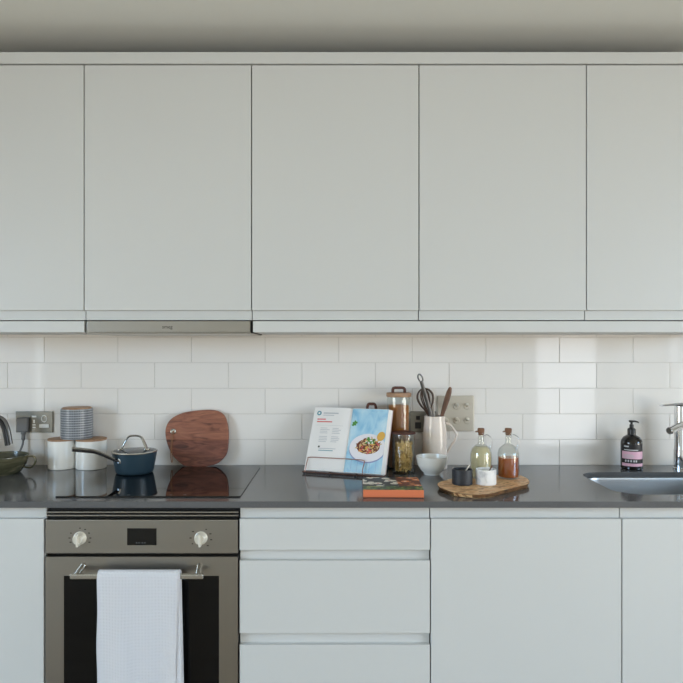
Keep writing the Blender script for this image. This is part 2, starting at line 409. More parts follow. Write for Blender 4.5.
base_unit(BX[3], BX[4], 'pale grey base cupboard between the drawers and the sink cupboard', [(.112, ztop)])
base_unit(BX[4], BX[5], 'pale grey base cupboard under the sink at the far right', [(.112, ztop)])

# ------------------------------------------------------------------ worktop with a cut-out for the sink
SX0, SX1, SY0, SY1 = .917, 1.42, -.5246, -.150
cu = bpy.data.curves.new('worktop', 'CURVE'); cu.dimensions = '2D'; cu.fill_mode = 'BOTH'; cu.extrude = .01; cu.bevel_depth = .0012; cu.bevel_resolution = 1; cu.offset = -.0012
def poly(pts):
    sp = cu.splines.new('POLY'); sp.points.add(len(pts)-1); sp.use_cyclic_u = True
    for q, p in zip(sp.points, pts): q.co = (p[0], p[1], 0, 1)
poly([(BX[0]-.02, -.62), (BX[5]+.02, -.62), (BX[5]+.02, -.0005), (BX[0]-.02, -.0005)])
hole = rrect(SX0, SX1, SY0, SY1, .085, 12); poly(hole[::-1])
cu.extrude = .0088
tmp = bpy.data.objects.new('tmp', cu); COL.objects.link(tmp)
me = bpy.data.meshes.new_from_object(tmp.evaluated_get(bpy.context.evaluated_depsgraph_get())); bpy.data.objects.remove(tmp)
wt = link('worktop', me, M['quartz'], None, 35); wt.location = (0, 0, WT-.01); ORG[wt] = Vector((0, 0, WT-.01))
tag(wt, 'glossy dark grey stone worktop running along the whole kitchen', 'worktop')

# sink
t = thing('kitchen_sink', 'undermounted stainless steel sink bowl set into the grey worktop', 'sink', ((SX0+SX1)/2, (SY0+SY1)/2, WT-.2))
bm = B(); rings = []
for off, z, r in ((.012, WT-.0215, .09), (-.004, WT-.0215, .085), (-.006, WT-.03, .083), (-.014, WT-.15, .075), (-.03, WT-.172, .06), (-.06, WT-.178, .05), (-.16, WT-.182, .02)):
    rings.append([bm.verts.new((x, y, z)) for x, y in rrect(SX0-off, SX1+off, SY0-off, SY1+off, max(r, .015), 8)])
for a, b in zip(rings, rings[1:]):
    n = len(a)
    for k in range(n): bm.faces.new([a[k], a[(k+1) % n], b[(k+1) % n], b[k]])
bm.faces.new(rings[-1])
o = obj('bowl', bm, M['sink'], t); sm = o.modifiers.new('s', 'SOLIDIFY'); sm.thickness = .0012
bm = B(); lathe(bm, (SX0+SX1)/2, (SY0+SY1)/2, [(0, WT-.178), (.03, WT-.178), (.042, WT-.1795), (.045, WT-.1815), (.02, WT-.1815)], 32); obj('drain', bm, M['chrome'], t)

# tap
tx, ty = X(680.5, .085), -.085
t = thing('mixer_tap', 'tall chrome kitchen tap standing behind the sink at the right edge', 'tap', (tx, ty, WT))
bm = B(); lathe(bm, tx, ty, [(0, WT), (.0275, WT), (.0275, WT+.006), (.025, WT+.008), (.025, WT+.075), (.0225, WT+.08), (.0225, Z(406.5, .085)), (.021, Z(405.5, .085)), (0, Z(405.5, .085))], 40); obj('column', bm, M['chrome'], t)
zt_ = Z(403, .085)
e = Vector((X(661.5, .23), -.23, Z(405.6, .23))); c0 = Vector((tx, ty, Z(404.2, .085)))
bm = B(); dirv = (e-c0); pts = [c0-dirv*.12]+[c0+dirv*k/8 for k in range(9)]
tube(bm, pts, [.022, .0225, .021, .019, .0175, .016, .0145, .013, .012, .010], 14, flat=.2, up=(0, 0, 1)); obj('spout', bm, M['steel_d'], t)
k0 = Vector((tx, ty-.015, Z(425, .1))); k1 = Vector((X(668, .15), -.16, Z(430.5, .15)))
bm = B(); tube(bm, [k0, k0.lerp(k1, .3), k0.lerp(k1, .95), k1], [.016, .0155, .0145, .013], 20); kb = obj('side_lever', bm, M['chrome'], t)
dd = (k1-k0).normalized(); bm = B(); tube(bm, [k1, k1+dd*.003], [.0115, .0105], 20); obj('lever_cap', bm, M['steel'], kb)

# ------------------------------------------------------------------ hob
HX0, HX1, HY0, HY1 = -.905, -.3145, -.566, -.060
bm = B(); slab(bm, rrect(HX0, HX1, HY0, HY1, .004, 4), lambda u, v, w: Vector((u, v, w)), WT, WT+.004, .0014)
hob = obj('induction_hob', bm, M['black_glass'], None, 30, (-.61, -.31, WT)); tag(hob, 'flat black glass hob set on the worktop above the oven', 'hob')
for k in range(6):
    bm = B(); lathe(bm, -.72+.045*k, -.548, [(.0035, WT+.0043), (.0045, WT+.0043)], 16); obj('touch_control', bm, M['grey_pl'], hob)

# ------------------------------------------------------------------ oven
DO = .606
ox0, ox1 = X(45.4, DO), X(237.8, DO)
t = thing('built_in_oven', 'built-in stainless steel oven under the hob with two pale knobs', 'oven', ((ox0+ox1)/2, -.3, .12))
bm = B(); box(bm, ox0-.002, ox1+.002, -.02, -.575, .12, RT-.002); obj('oven_body', bm, M['dark'], t)
for py in (512.3, 515.6):
    bm = B(); box(bm, ox0, ox1, -.576, -.600, Z(py+.7, .6), Z(py-.7, .6), .0008); obj('vent_slat', bm, M['steel'], t)
zf0, zf1 = Z(553.6, DO), Z(519.8, DO)
bm = B(); box(bm, ox0, ox1, -.576, -DO, zf0, zf1, .0025); fa = obj('control_panel', bm, M['steel'], t)
bm = B(); box(bm, X(127.2, DO), X(156.6, DO), -DO+.001, -DO-.0012, Z(545.2, DO), Z(528.3, DO), .0005); obj('display', bm, M['black_glass'], fa)
for sx in (.008, .012, .017, .021):
    bm = B(); box(bm, X(131, DO)+sx*2, X(131, DO)+sx*2+.0035, -DO-.0008, -DO-.0015, Z(543.2, DO), Z(542.2, DO)); obj('display_mark', bm, M['grey_pl'], fa)
for kx, seed in ((80, 1), (201, 2)):
    cx, cz = X(kx, DO), Z(538, DO)
    rot = Matrix.Translation((cx, -DO, cz)) @ Matrix.Rotation(PI/2, 4, 'X')
    bm = B(); tt = bmesh.new(); lathe(tt, 0, 0, [(0, -.001), (.0205, -.001), (.0205, .003), (.019, .004), (.0175, .010), (.0155, .020), (.0145, .0215), (0, .0215)], 40); merge(bm, tt, 0, rot)
    kn = obj('knob', bm, M['cream_knob'], fa)
    bm = B(); tt = bmesh.new(); box(tt, -.0035, .0035, -.021, .019, .008, .029, .002); merge(bm, tt, 0, rot @ Matrix.Rotation(.06, 4, 'Z')); obj('knob_grip', bm, M['cream_knob'], kn)
    random.seed(seed)
    for ang in ((150, 180, 205, 90, 60, 30, 0, -25) if seed == 1 else (140, 180, 215, 60, 25, -10, 310)):
        a = math.radians(ang); rr = .031; w = .002+.0014*random.random()
        px, pz = cx+rr*math.cos(a)*1.05, cz+rr*math.sin(a)
        bm = B(); box(bm, px-w, px+w, -DO+.0002, -DO-.0004, pz-.0014, pz+.0014); obj('dial_mark', bm, M['lettering'], fa)
zd1 = Z(556.8, DO); zw1 = Z(575.8, DO); zw0 = .255; wx0, wx1 = X(63.8, DO), X(219, DO)
bm = B()
slab(bm, [(ox0, .135), (ox1, .135), (ox1, zd1), (ox0, zd1)], lambda u, v, w: Vector((u, -w, v)), .576, DO-.003)
for q in ((ox0, ox1, zw1, zd1), (ox0, wx0, zw0, zw1), (wx1, ox1, zw0, zw1), (ox0, ox1, .135, zw0)): box(bm, q[0], q[1], -DO+.0035, -DO, q[2], q[3])
dr = obj('oven_door', bm, M['steel'], t)
bm = B(); box(bm, wx0-.001, wx1+.001, -DO+.0036, -DO+.0008, zw0-.001, zw1+.001); obj('door_glass', bm, M['oven_glass'], dr)
DH = .648; hz = Z(576, DH)
bm = B(); box(bm, X(70.5, DH), X(203.5, DH), -DH+.007, -DH-.007, hz-.008, hz+.007, .003, 3); hd = obj('door_handle', bm, M['steel_l'], dr)
for px, sx in ((76, 1), (198, -1)):
    hx = X(px, DH); bm = B()
    tube(bm, catmull([(hx, -DH, hz), (hx+.002*sx, -DH+.014, hz+.006), (hx+.004*sx, -DO-.006, hz+.014), (hx+.006*sx, -DO+.001, hz+.018)], 5), .0085, 12); obj('handle_bracket', bm, M['steel_l'], hd)

# towel over the oven handle
def sheet(bm, x0f, x1f, path, seed, nx=36):
    """path: list of (d,z); x0f/x1f give the side edges as a function of z"""
    rnd = random.Random(seed); ph = [rnd.random()*6 for _ in range(4)]
    rows = []
    for s, (d, z) in enumerate(path):
        a, b = x0f(z), x1f(z); row = []
        drop = max(0, hz-z)
        for k in range(nx+1):
            f = k/nx; x = a+(b-a)*f
            dd = d+min(drop*.03, .006)*(math.sin(f*9+ph[0])+.6*math.sin(f*17+ph[1]+z*6))*(.6)
            row.append(bm.verts.new((x, -dd, z)))
        rows.append(row)
    for a, b in zip(rows, rows[1:]):
        for k in range(nx): bm.faces.new([a[k], a[k+1], b[k+1], b[k]])
def drape(fr, r, zbf, zbb):
    pts = [(fr+.001*k/20, zbf+(hz-.002-zbf)*k/26) for k in range(27)]
    for k in range(1, 12):
        a = PI*k/12; pts.append((DH+(fr-DH)*math.cos(a), hz+.004+r*math.sin(a)))
    bk = DH-(fr-DH)*.9
    pts += [(bk, hz-.004-(hz-zbb)*k/14) for k in range(15)]
    return pts
bm = B()
T0 = lambda z: X(97.3, .664)-.0012*math.sin(z*30)-.004*max(0, (.45-z))
T1 = lambda z: X(176.5, .664)+.006*(z-.45)/.25 - .012*max(0, (.6-z))
sheet(bm, T0, T1, drape(DH+.0145, .0135, .19, .30), 3)
sheet(bm, lambda z: X(103, .66), lambda z: X(179.8, .658)+.006*max(0, .69-z)/.3, drape(DH+.0095, .0125, .21, .28), 5)
tw = obj('tea_towel', bm, M['towel'], None, 80, ((T0(.5)+T1(.5))/2, -DH, .2)); sm = tw.modifiers.new('s', 'SOLIDIFY'); sm.thickness = .003; sm.offset = 0
tag(tw, 'white waffle tea towel folded over the oven door handle', 'towel')

# ------------------------------------------------------------------ sockets and switches
def plate(name, label, cat, x0, x1, y0, y1, m, group=None):
    cx, cz = (x0+x1)/2, (y0+y1)/2
    t = thing(name, label, cat, (cx, 0, cz), group)
    bm = B(); box(bm, x0, x1, .001, -.0065, y0, y1, .002); obj('faceplate', bm, m, t)
    return t, cx, cz
t, cx, cz = plate('wall_socket', 'brushed nickel double socket on the tiles left of the stacked canisters', 'socket', X(16.4, 0), X(53.4, 0), Z(432.3, 0), Z(411.2, 0), M['socket'], 'wall sockets')
for sx in (-.006, .006):
    for zz in (.016, .0, -.016):
        pass
for zz, w, h in ((.022, .009, .0035), (.002, .0035, .007), (-.012, .0065, .0022), (-.022, .0065, .0022)):
    bm = B(); box(bm, cx+.0-.0-w, cx+w, -.006, -.0078, cz+zz-h, cz+zz+h, .0006); obj('usb_port', bm, M['white_pl'], t)
rx = X(45, 0)
bm = B(); box(bm, rx-.020, rx+.020, -.006, -.0095, cz-.024, cz-.009, .0015); obj('rocker_switch', bm, M['white_pl'], t)
bm = B(); tube(bm, [(rx+.010*math.cos(a), -.0072, cz+.013+.013*math.sin(a)) for a in [2*PI*k/20 for k in range(20)]], .0022, 8, closed=True); obj('switch_ring', bm, M['white_pl'], t)
lx = X(24.6, 0)
t = thing('plug_and_cable', 'grey plug with a cable hanging from the socket left of the canisters', 'plug', (lx, -.007, cz))
bm = B(); box(bm, lx-.024, lx+.024, -.0067, -.024, cz-.040, cz+.020, .006, 3); obj('plug_body', bm, M['grey_pl'], t)
bm = B(); tube(bm, catmull([(lx+.004, -.016, cz-.038), (lx+.004, -.017, cz-.06), (lx+.002, -.02, cz-.09), (lx-.004, -.028, cz-.115), (lx-.02, -.04, WT+.006), (lx-.06, -.05, WT+.0042), (lx-.16, -.055, WT+.0042)], 6),
     [.010]*4+[.008]*5+[.004]*28, 10); obj('cable', bm, M['grey_pl'], t)
t, cx, cz = plate('wall_socket', 'brushed nickel double socket half hidden behind the cream jug and pasta jar', 'socket', X(399.5, 0), X(436, 0), Z(432, 0), Z(411.2, 0), M['socket'], 'wall sockets')
for sx in (-.05, .0, .05):
    bm = B(); box(bm, cx+sx-.008, cx+sx+.008, -.006, -.0095, cz+.008, cz+.024, .001); obj('rocker_switch', bm, M['white_pl'] if sx else M['black'], t)
    bm = B(); box(bm, cx+sx-.012, cx+sx+.012, -.006, -.0072, cz-.028, cz-.002, .001); obj('pin_slots', bm, M['black'], t)
t, cx, cz = plate('switch_plate', 'square pale nickel light switch plate behind the wooden utensils', 'light switch', X(437, 0), X(473.6, 0), Z(431, 0), Z(395.6, 0), M['plate'])
for px in (445.2, 456, 466.5):
    for py in (406.3, 420.5):
        x, z = X(px, 0), Z(py, 0)
        bm = B(); tt = bmesh.new(); lathe(tt, 0, 0, [(0, 0), (.013, 0), (.013, .002), (.011, .004), (0, .004)], 28); merge(bm, tt, 0, Matrix.Translation((x, -.0062, z)) @ Matrix.Rotation(PI/2, 4, 'X')); kb = obj('switch_collar', bm, M['plate'], t)
        bm = B(); tube(bm, [(x, -.008, z+.001), (x, -.016, z+.006), (x, -.023, z+.010)], [.0045, .0055, .0062], 14); obj('toggle', bm, M['cream_knob'], kb)

# ------------------------------------------------------------------ canisters
def canister(cx, d, z0, r, h, label, m, lid_in=False):
    t = thing('storage_canister', label, 'canister', (cx, -d, z0), 'lidded storage canisters')
    hb = h-(.0075 if not lid_in else .0)
    bm = B(); lathe(bm, cx, -d, [(0, z0), (r-.003, z0), (r, z0+.003), (r, z0+hb-.002), (r-.001, z0+hb-.0003), (r-.004, z0+hb-.0003), (r-.004, z0+hb-.012), (0, z0+hb-.012)], 64); obj('jar_body', bm, m, t)
    bm = B()
    if lid_in: lathe(bm, cx, -d, [(0, z0+hb-.0118), (r-.0055, z0+hb-.0118), (r-.0055, z0+hb+.003), (r-.008, z0+hb+.005), (0, z0+hb+.005)], 64)
    else: lathe(bm, cx, -d, [(0, z0+hb-.0118), (r-.0045, z0+hb-.0118), (r-.0045, z0+hb), (r+.0008, z0+hb), (r+.0008, z0+h-.0015), (r-.001, z0+h), (0, z0+h)], 64)
    obj('wooden_lid', bm, M['lidwood'], t)
    return t
CH = .1195
canister(-1.1055, .062, WT, .0545, CH, 'white ceramic canister with wooden lid, nearer the wall socket', M['white_cer'])
canister(-.9905, .062, WT, .0585, CH, 'white ceramic canister with wooden lid, behind the saucepan handle', M['white_cer'])
canister(X(76.9, .064), 0.064, WT+CH, .0605, Z(408.3, .064)-WT-CH, 'grey grid-patterned canister with wooden lid stacked on the two white ones', M['grid'], True)

# ------------------------------------------------------------------ kettle and green dish at the left edge
kx, kd = -1.515, .11
t = thing('electric_kettle', 'kettle at the left edge, only its black and steel handle in view', 'kettle', (kx, -kd, WT))
bm = B(); lathe(bm, kx, -kd, [(0, WT), (.078, WT), (.08, WT+.02), (.078, WT+.024)], 48); obj('power_base', bm, M['black'], t)
bm = B(); lathe(bm, kx, -kd, [(0, WT+.0245), (.074, WT+.0245), (.08, WT+.035), (.077, WT+.10), (.066, WT+.165), (.055, WT+.185), (0, WT+.187)], 56); obj('kettle_body', bm, M['steel_l'], t)
bm = B(); lathe(bm, kx, -kd, [(0, WT+.185), (.05, WT+.187), (.048, WT+.194), (.012, WT+.2), (.012, WT+.212), (0, WT+.214)], 40); obj('lid', bm, M['black'], t)
bm = B(); tube(bm, [(kx-.05, -kd, WT+.15), (kx-.09, -kd, WT+.165), (kx-.12, -kd, WT+.185)], [.022, .016, .01], 16); obj('pouring_spout', bm, M['steel_l'], t)
hp = catmull([(kx+.045, -kd, WT+.178), (kx+.09, -kd, Z(417.8, kd)+.002), (X(-6, kd), -kd, Z(416.6, kd)), (X(3, kd), -kd, Z(419.4, kd)), (X(7.2, kd), -kd, Z(427, kd)), (X(9.3, kd), -kd, Z(436, kd)), (X(10.6, kd), -kd, Z(444, kd))], 6)
bm = B(); tube(bm, hp, .0085, 14); hk = obj('handle', bm, M['steel_d'], t)
bm = B(); tube(bm, [p+Vector((-.0085, -.006, -.005)) for p in hp[6:]], .0098, 14); tag(obj('handle_grip', bm, M['black'], hk), 'black inner grip')
gx, gd = X(.7, .17), .17
t = thing('ceramic_dish', 'olive green glazed dish with a loop handle at the left edge', 'dish', (gx, -gd, WT))
bm = B(); lathe(bm, gx, -gd, [(0, WT), (.066, WT), (.072, WT+.006), (.088, WT+.03), (.096, WT+.052), (.0985, WT+.066), (.098, WT+.069), (.0955, WT+.069), (.092, WT+.055), (.082, WT+.028), (.066, WT+.012), (0, WT+.011)], 64); gb = obj('dish_body', bm, M['green_cer'], t)
bm = B(); hp = catmull([(gx+.095, -gd, WT+.062), (gx+.117, -gd, WT+.0655), (gx+.132, -gd, WT+.058), (gx+.131, -gd, WT+.038), (gx+.116, -gd, WT+.022), (gx+.088, -gd, WT+.0245)], 7)
tube(bm, hp, .006, 12, flat=.55, up=(1, 0, 1)); obj('loop_handle', bm, M['green_cer'], t)

# ------------------------------------------------------------------ saucepan on the hob
px_, pd = X(134.6, .178), .178; PZ = WT+.0041
t = thing('saucepan', 'dark blue lidded saucepan on the black hob', 'saucepan', (px_, -pd, PZ))
rimz = PZ+.079
bm = B(); lathe(bm, px_, -pd, [(0, PZ), (.062, PZ), (.068, PZ+.004), (.0715, PZ+.014), (.0825, rimz-.002), (.0825, rimz), (.080, rimz), (.0695, PZ+.014), (.060, PZ+.006), (0, PZ+.006)], 64); pb = obj('pan_body', bm, M['pan'], t)
bm = B(); lathe(bm, px_, -pd, [(.0795, rimz-.001), (.0835, rimz+.0003), (.0845, rimz+.0025), (.0835, rimz+.005), (.078, rimz+.006), (.0765, rimz+.0045)], 64, close=True); ld = obj('lid_rim', bm, M['steel_l'], t)
bm = B(); lathe(bm, px_, -pd, [(.077, rimz+.0055), (.06, rimz+.0085), (.035, rimz+.011), (0, rimz+.012)], 48); obj('lid_glass', bm, M['lidglass'], ld)
zt_ = Z(435.6, pd); ax = .050
bm = B(); hp = catmull([(px_-ax, -pd-.006, rimz+.009), (px_-ax+.004, -pd-.006, rimz+.016), (px_-.036, -pd-.002, rimz+.038), (px_-.022, -pd, zt_-.004), (px_+.002, -pd, zt_), (px_+.024, -pd, zt_-.005), (px_+.037, -pd-.002, rimz+.036), (px_+ax-.004, -pd-.006, rimz+.016), (px_+ax, -pd-.006, rimz+.009)], 6)
tube(bm, hp, .0075, 12, flat=.5, up=(0, 0, 1)); hl = obj('lid_handle', bm, M['steel_l'], ld)
for sx in (-1, 1):
    bm = B(); box(bm, px_+sx*ax-.009, px_+sx*ax+.009, -pd-.012, -pd+.004, rimz+.0065, rimz+.013, .002); obj('handle_foot', bm, M['steel_l'], hl)
hp = [(X(121, .245), -.240, Z(461, .245)), (X(117, .25), -.249, Z(461, .25)), (X(111, .26), -.258, Z(458.5, .26)), (X(103, .27), -.271, Z(454.6, .27)), (X(94, .285), -.285, Z(451.6, .285)), (X(82, .30), -.303, Z(450.2, .30)), (X(72, .32), -.318, Z(449.5, .32))]
hp = catmull(hp, 6); n = len(hp)
bm = B(); tube(bm, hp, [.0075+.005*min(1, k/n*1.4) for k in range(n)], 14, flat=.62, up=(0, 0, 1)); ph = obj('long_handle', bm, M['handle'], t)
bm = B(); tube(bm, [p+Vector((0, -.003, .0052)) for p in hp[8:]], [.0055+.004*min(1, k/n*1.6) for k in range(len(hp[8:]))], 12, flat=.5, up=(0, 0, 1)); tag(obj('handle_strip', bm, M['steel_l'], ph), 'steel strip along the top of the handle')
bm = B(); box(bm, X(118.2, .245), X(121.6, .245), -.252, -.230, Z(463.6, .245), Z(458.6, .245), .0025); obj('handle_bracket', bm, M['chrome'], ph)

# ------------------------------------------------------------------ round-cornered chopping board against the tiles
zo = [(263, 190), (275, 165), (300, 145), (340, 130), (400, 122), (450, 121), (480, 130), (500, 150), (512, 190), (515, 240), (510, 290), (495, 315), (470, 335), (430, 346), (380, 347), (340, 342), (310, 320), (285, 290), (268, 250), (261, 215)]
bx, bd, lean = X(100+388/4.018, .04), .050, math.asin(.027/.23)
k_ = 4.018*S(.035)
BU = Vector((0, math.sin(lean), math.cos(lean))); BN = Vector((0, -math.cos(lean), math.sin(lean)))
BO = Vector((bx, -bd, WT+.0022))
cbp = lambda u, v, w: BO+Vector((u, 0, 0))+BU*v+BN*w
ol = [((x-388)/k_, (347-y)/k_) for x, y in zo]
ol = [(p.x, p.y) for p in catmull([(u, v, 0) for u, v in ol], 5, True)][::-1]
t = thing('chopping_board', 'dark brown wooden chopping board with rounded outline leaning on the tiles', 'chopping board', (bx, -bd, WT))
vs = (347-240)/k_
up_ = [p for p in ol if p[1] >= vs]; lo_ = [p for p in ol if p[1] < vs]
def cyc(part, full, keep):
    i = next(k for k in range(len(full)) if keep(full[k]) and not keep(full[k-1])); q = []
    while keep(full[i % len(full)]): q.append(full[i % len(full)]); i += 1
    return q
up_ = cyc(up_, ol, lambda p: p[1] >= vs); lo_ = cyc(lo_, ol, lambda p: p[1] < vs)
def at_v(p, q): f = (vs-p[1])/(q[1]-p[1]); return (p[0]+f*(q[0]-p[0]), vs)
e1, e2 = at_v(up_[-1], lo_[0]), at_v(lo_[-1], up_[0])
bm = B(); slab(bm, up_+[e1, e2], cbp, -.018, 0, .0018); cb = obj('upper_plank', bm, M['acacia'], t, 50)
bm = B(); slab(bm, lo_+[e2, e1], cbp, -.018, 0, .0018); obj('lower_plank', bm, M['acacia2'], t, 50)
hu, hv = (293-388)/k_, (347-207)/k_
bm = B(); tube(bm, [cbp(hu+.0095*math.cos(a), hv+.0095*math.sin(a), .0006) for a in [2*PI*k/20 for k in range(20)]], .0022, 8, closed=True)
lathe_t = bmesh.new(); lathe(lathe_t, 0, 0, [(0, .0008), (.009, .0008)], 20)
mt = Matrix((Vector((1, 0, 0)), BU, BN)).transposed().to_4x4(); mt.translation = cbp(hu, hv, 0); merge(bm, lathe_t, 0, mt); obj('hanging_hole', bm, M['steel_l'], t)
bm = B(); tube(bm, catmull([cbp(hu, hv+.002, .002), cbp(hu-.004, hv-.012, .004), cbp(hu-.007, hv-.06, .004), cbp(hu-.006, hv-.10, .004), cbp(hu-.002, hv-.122, .004), cbp(hu+.001, hv-.115, .004), cbp(hu-.003, hv-.06, .0055), cbp(hu+.002, hv-.01, .0045), cbp(hu+.002, hv+.003, .002)], 6), .0016, 8); obj('hanging_cord', bm, M['leather_l'], t)

# ------------------------------------------------------------------ open cookbook on a wire stand
psi, lam = math.radians(18), math.radians(28.6)
R = Vector((math.cos(psi), -math.sin(psi), 0)); Bk = Vector((math.sin(psi), math.cos(psi), 0))
U = Vector((0, 0, 1))*math.cos(lam)+Bk*math.sin(lam); N = -Bk*math.cos(lam)+Vector((0, 0, 1))*math.sin(lam)
O = Vector((X(303.6, .169), -.169, .9125))
bk = lambda u, v, w: O+R*u+U*v+N*w
PW, PH, G = .305, .261, .1585
def surf(u):                                   # page surface: dips into the gutter
    q = abs(u-G)
    if u > G: return -.004*math.exp(-q/.003)
    return -.0055*math.exp(-q/.012)+.0022*math.sin(min(1, q/.14)*PI)
t = thing('open_cookbook', 'open cookbook with a food photo on blue boards, propped on a wire stand', 'book', O)
def page_block(u0, u1, ub, name):
    bm = B(); n = 16; T, Bt = [], []
    for k in range(n+1):
        f = k/n; ut = u0+(u1-u0)*f; uu = u0+(ub-u0)*f
        T.append([bm.verts.new(bk(ut, v, surf(ut))) for v in (0, PH)]); Bt.append([bm.verts.new(bk(uu, v, -.013)) for v in (-.0, PH)])
    for k in range(n):
        bm.faces.new([T[k][0], T[k+1][0], T[k+1][1], T[k][1]]); bm.faces.new([Bt[k][0], Bt[k][1], Bt[k+1][1], Bt[k+1][0]])
        for s in (0, 1): bm.faces.new([T[k][s], T[k+1][s], Bt[k+1][s], Bt[k][s]])
    for k in (0, n): bm.faces.new([T[k][0], T[k][1], Bt[k][1], Bt[k][0]])
    return obj(name, bm, M['paper'], t, 40)
lp = page_block(G-.0004, .002, -.001, 'left_pages'); rp = page_block(G+.0004, PW, .317, 'right_pages')
bm = B(); slab(bm, [(-.003, -.002), (.3195, -.002), (.3195, PH+.003), (-.003, PH+.003)], bk, -.0165, -.0132, .0008); obj('cover', bm, M['cover'], t)
def flat_patch(bm, poly, mi, w):               # a printed shape lying on the page
    vs = [bm.verts.new(bk(u, v, surf(u)+w)) for u, v in poly]
    f = bm.faces.new(vs); f.material_index = mi
def strip(bm, u0, u1, v0, v1, mi, w, n=10):
    for k in range(n):
        a, b = u0+(u1-u0)*k/n, u0+(u1-u0)*(k+1)/n; flat_patch(bm, [(a, v0), (b, v0), (b, v1), (a, v1)], mi, w)
def disc(u, v, ru, rv, n=18, rot=0, umax=PW-.0005):
    return [(min(umax, u+ru*math.cos(2*PI*k/n)*math.cos(rot)-rv*math.sin(2*PI*k/n)*math.sin(rot)), v+ru*math.cos(2*PI*k/n)*math.sin(rot)+rv*math.sin(2*PI*k/n)*math.cos(rot)) for k in range(n)]
bm = B()                                       # left page printing
flat_patch(bm, disc(.024, .236, .0095, .0095), 0, .0004); flat_patch(bm, disc(.024, .236, .0042, .0048), 3, .0007)
strip(bm, .042, .105, .234, .239, 1, .0004); strip(bm, .042, .088, .226, .229, 1, .0004)
strip(bm, .020, .056, .208, .2125, 2, .0004); strip(bm, .020, .084, .1975, .202, 2, .0004)
strip(bm, .018, .132, .1845, .1853, 1, .0004)
rnd = random.Random(2); v = .172
for k in range(8):
    if k == 4: v -= .008
    strip(bm, .040, .080-.012*rnd.random(), v, v+.0022, 1, .0004, 5)
    strip(bm, .090, .126-.012*rnd.random(), v, v+.0022, 1, .0004, 5); v -= .0068
flat_patch(bm, disc(.046, .096, .004, .004), 4, .0004)
strip(bm, .046, .115, .088, .0905, 1, .0004); strip(bm, .046, .105, .080, .0825, 5, .0004)
o = obj('page_print', bm, [M['pteal'], M['pgrey'], M['pred'], M['paper'], M['lettering'], M['pteal']], lp, 0)
bm = B(); strip(bm, G+.001, PW-.0008, .0015, PH-.0015, 0, .0003, 24)
for k in range(1, 6):                           # seams between the painted boards
    uu = G+.002+.024*k; strip(bm, uu, uu+.0008, .002, .09+.03*(k % 3), 8, .0004, 1)
flat_patch(bm, disc(.240, .097, .072, .057, 40), 8, .0006)
flat_patch(bm, disc(.240, .101, .071, .056, 40), 1, .0009); flat_patch(bm, disc(.242, .103, .056, .041, 32), 7, .0011)
flat_patch(bm, disc(.242, .106, .046, .030, 32), 3, .0013)
rnd = random.Random(5)
for k in range(90):
    a, q = rnd.random()*2*PI, math.sqrt(rnd.random()); u, v = .242+.046*q*math.cos(a), .108+.030*q*math.sin(a)
    c = rnd.choice((3, 3, 6, 5, 5, 4)); flat_patch(bm, disc(u, v, .003+.008*rnd.random(), .0025, 10, rnd.random()*3), c, .0014+k*.000012)
for k in range(26):
    flat_patch(bm, disc(.248+rnd.gauss(0, .011), .126+rnd.gauss(0, .006), .005, .003, 9, rnd.random()*3), 2 if k % 4 else 1, .0026+k*.000012)
flat_patch(bm, disc(.288, .148, .015, .019, 20, -.3), 4, .0030)
for k in range(12): flat_patch(bm, disc(.176+rnd.gauss(0, .0045), .198+rnd.gauss(0, .005), .005, .0035, 9, rnd.random()*3), 2, .0006+k*.00002)
obj('page_photo', bm, [M['blueprint'], M['pwhite'], M['pgreen'], M['pbrown'], M['pyellow'], M['pbeige'], M['pred'], M['pwhite'], M['pshade']], rp, 0)
# stand
t = thing('cookbook_stand', 'dark copper wire stand holding the open cookbook', 'book stand', (O.x+.14, O.y-.05, WT))
def wz(u, v, w, z): p = bk(u, v, w); return Vector((p.x, p.y, z))
bm = B()
f0 = bk(.0, 0, .012); f1 = bk(.318, 0, .012); q0 = bk(.0, 0, -.03); q1 = bk(.318, 0, -.03)
for p in (f0, f1, q0, q1): p.z = WT+.0072
tube(bm, catmull([f0, f1], 1), .003, 10); tube(bm, [q0, q1], .003, 10)
for f in (0, .33, .66, 1): tube(bm, [f0.lerp(f1, f), q0.lerp(q1, f)], .0028, 8)
obj('ledge', bm, M['copper'], t)
for f in (.02, .35, .66, .98):
    bm = B(); p = f0.lerp(f1, f); tube(bm, [(p.x, p.y, WT), (p.x, p.y, WT+.006)], .0042, 12); obj('foot', bm, M['black'], t)
bm = B(); tube(bm, catmull([f0.lerp(f1, .03), bk(.012, .012, .012), bk(.013, .040, .0085), bk(.020, .049, .008), bk(.10, .050, .008), bk(.20, .050, .008), bk(.232, .048, .008), bk(.238, .040, .0085), bk(.236, .012, .011), f0.lerp(f1, .745)], 6), .0018, 8); obj('page_holder', bm, M['copper_l'], t)
bm = B(); tube(bm, catmull([q0.lerp(q1, .25), bk(.078, .05, -.0205), bk(.08, .20, -.0205), bk(.10, .232, -.0205), bk(.20, .232, -.0205), bk(.22, .20, -.0205), bk(.225, .05, -.0205), q0.lerp(q1, .75)], 6), .0028, 10); obj('back_frame', bm, M['copper'], t)
lg = bk(.13, .19, -.022); bm = B(); tube(bm, [lg, (lg.x+.012, lg.y+.035, WT+.0032)], .0028, 10); obj('rear_leg', bm, M['copper'], t)

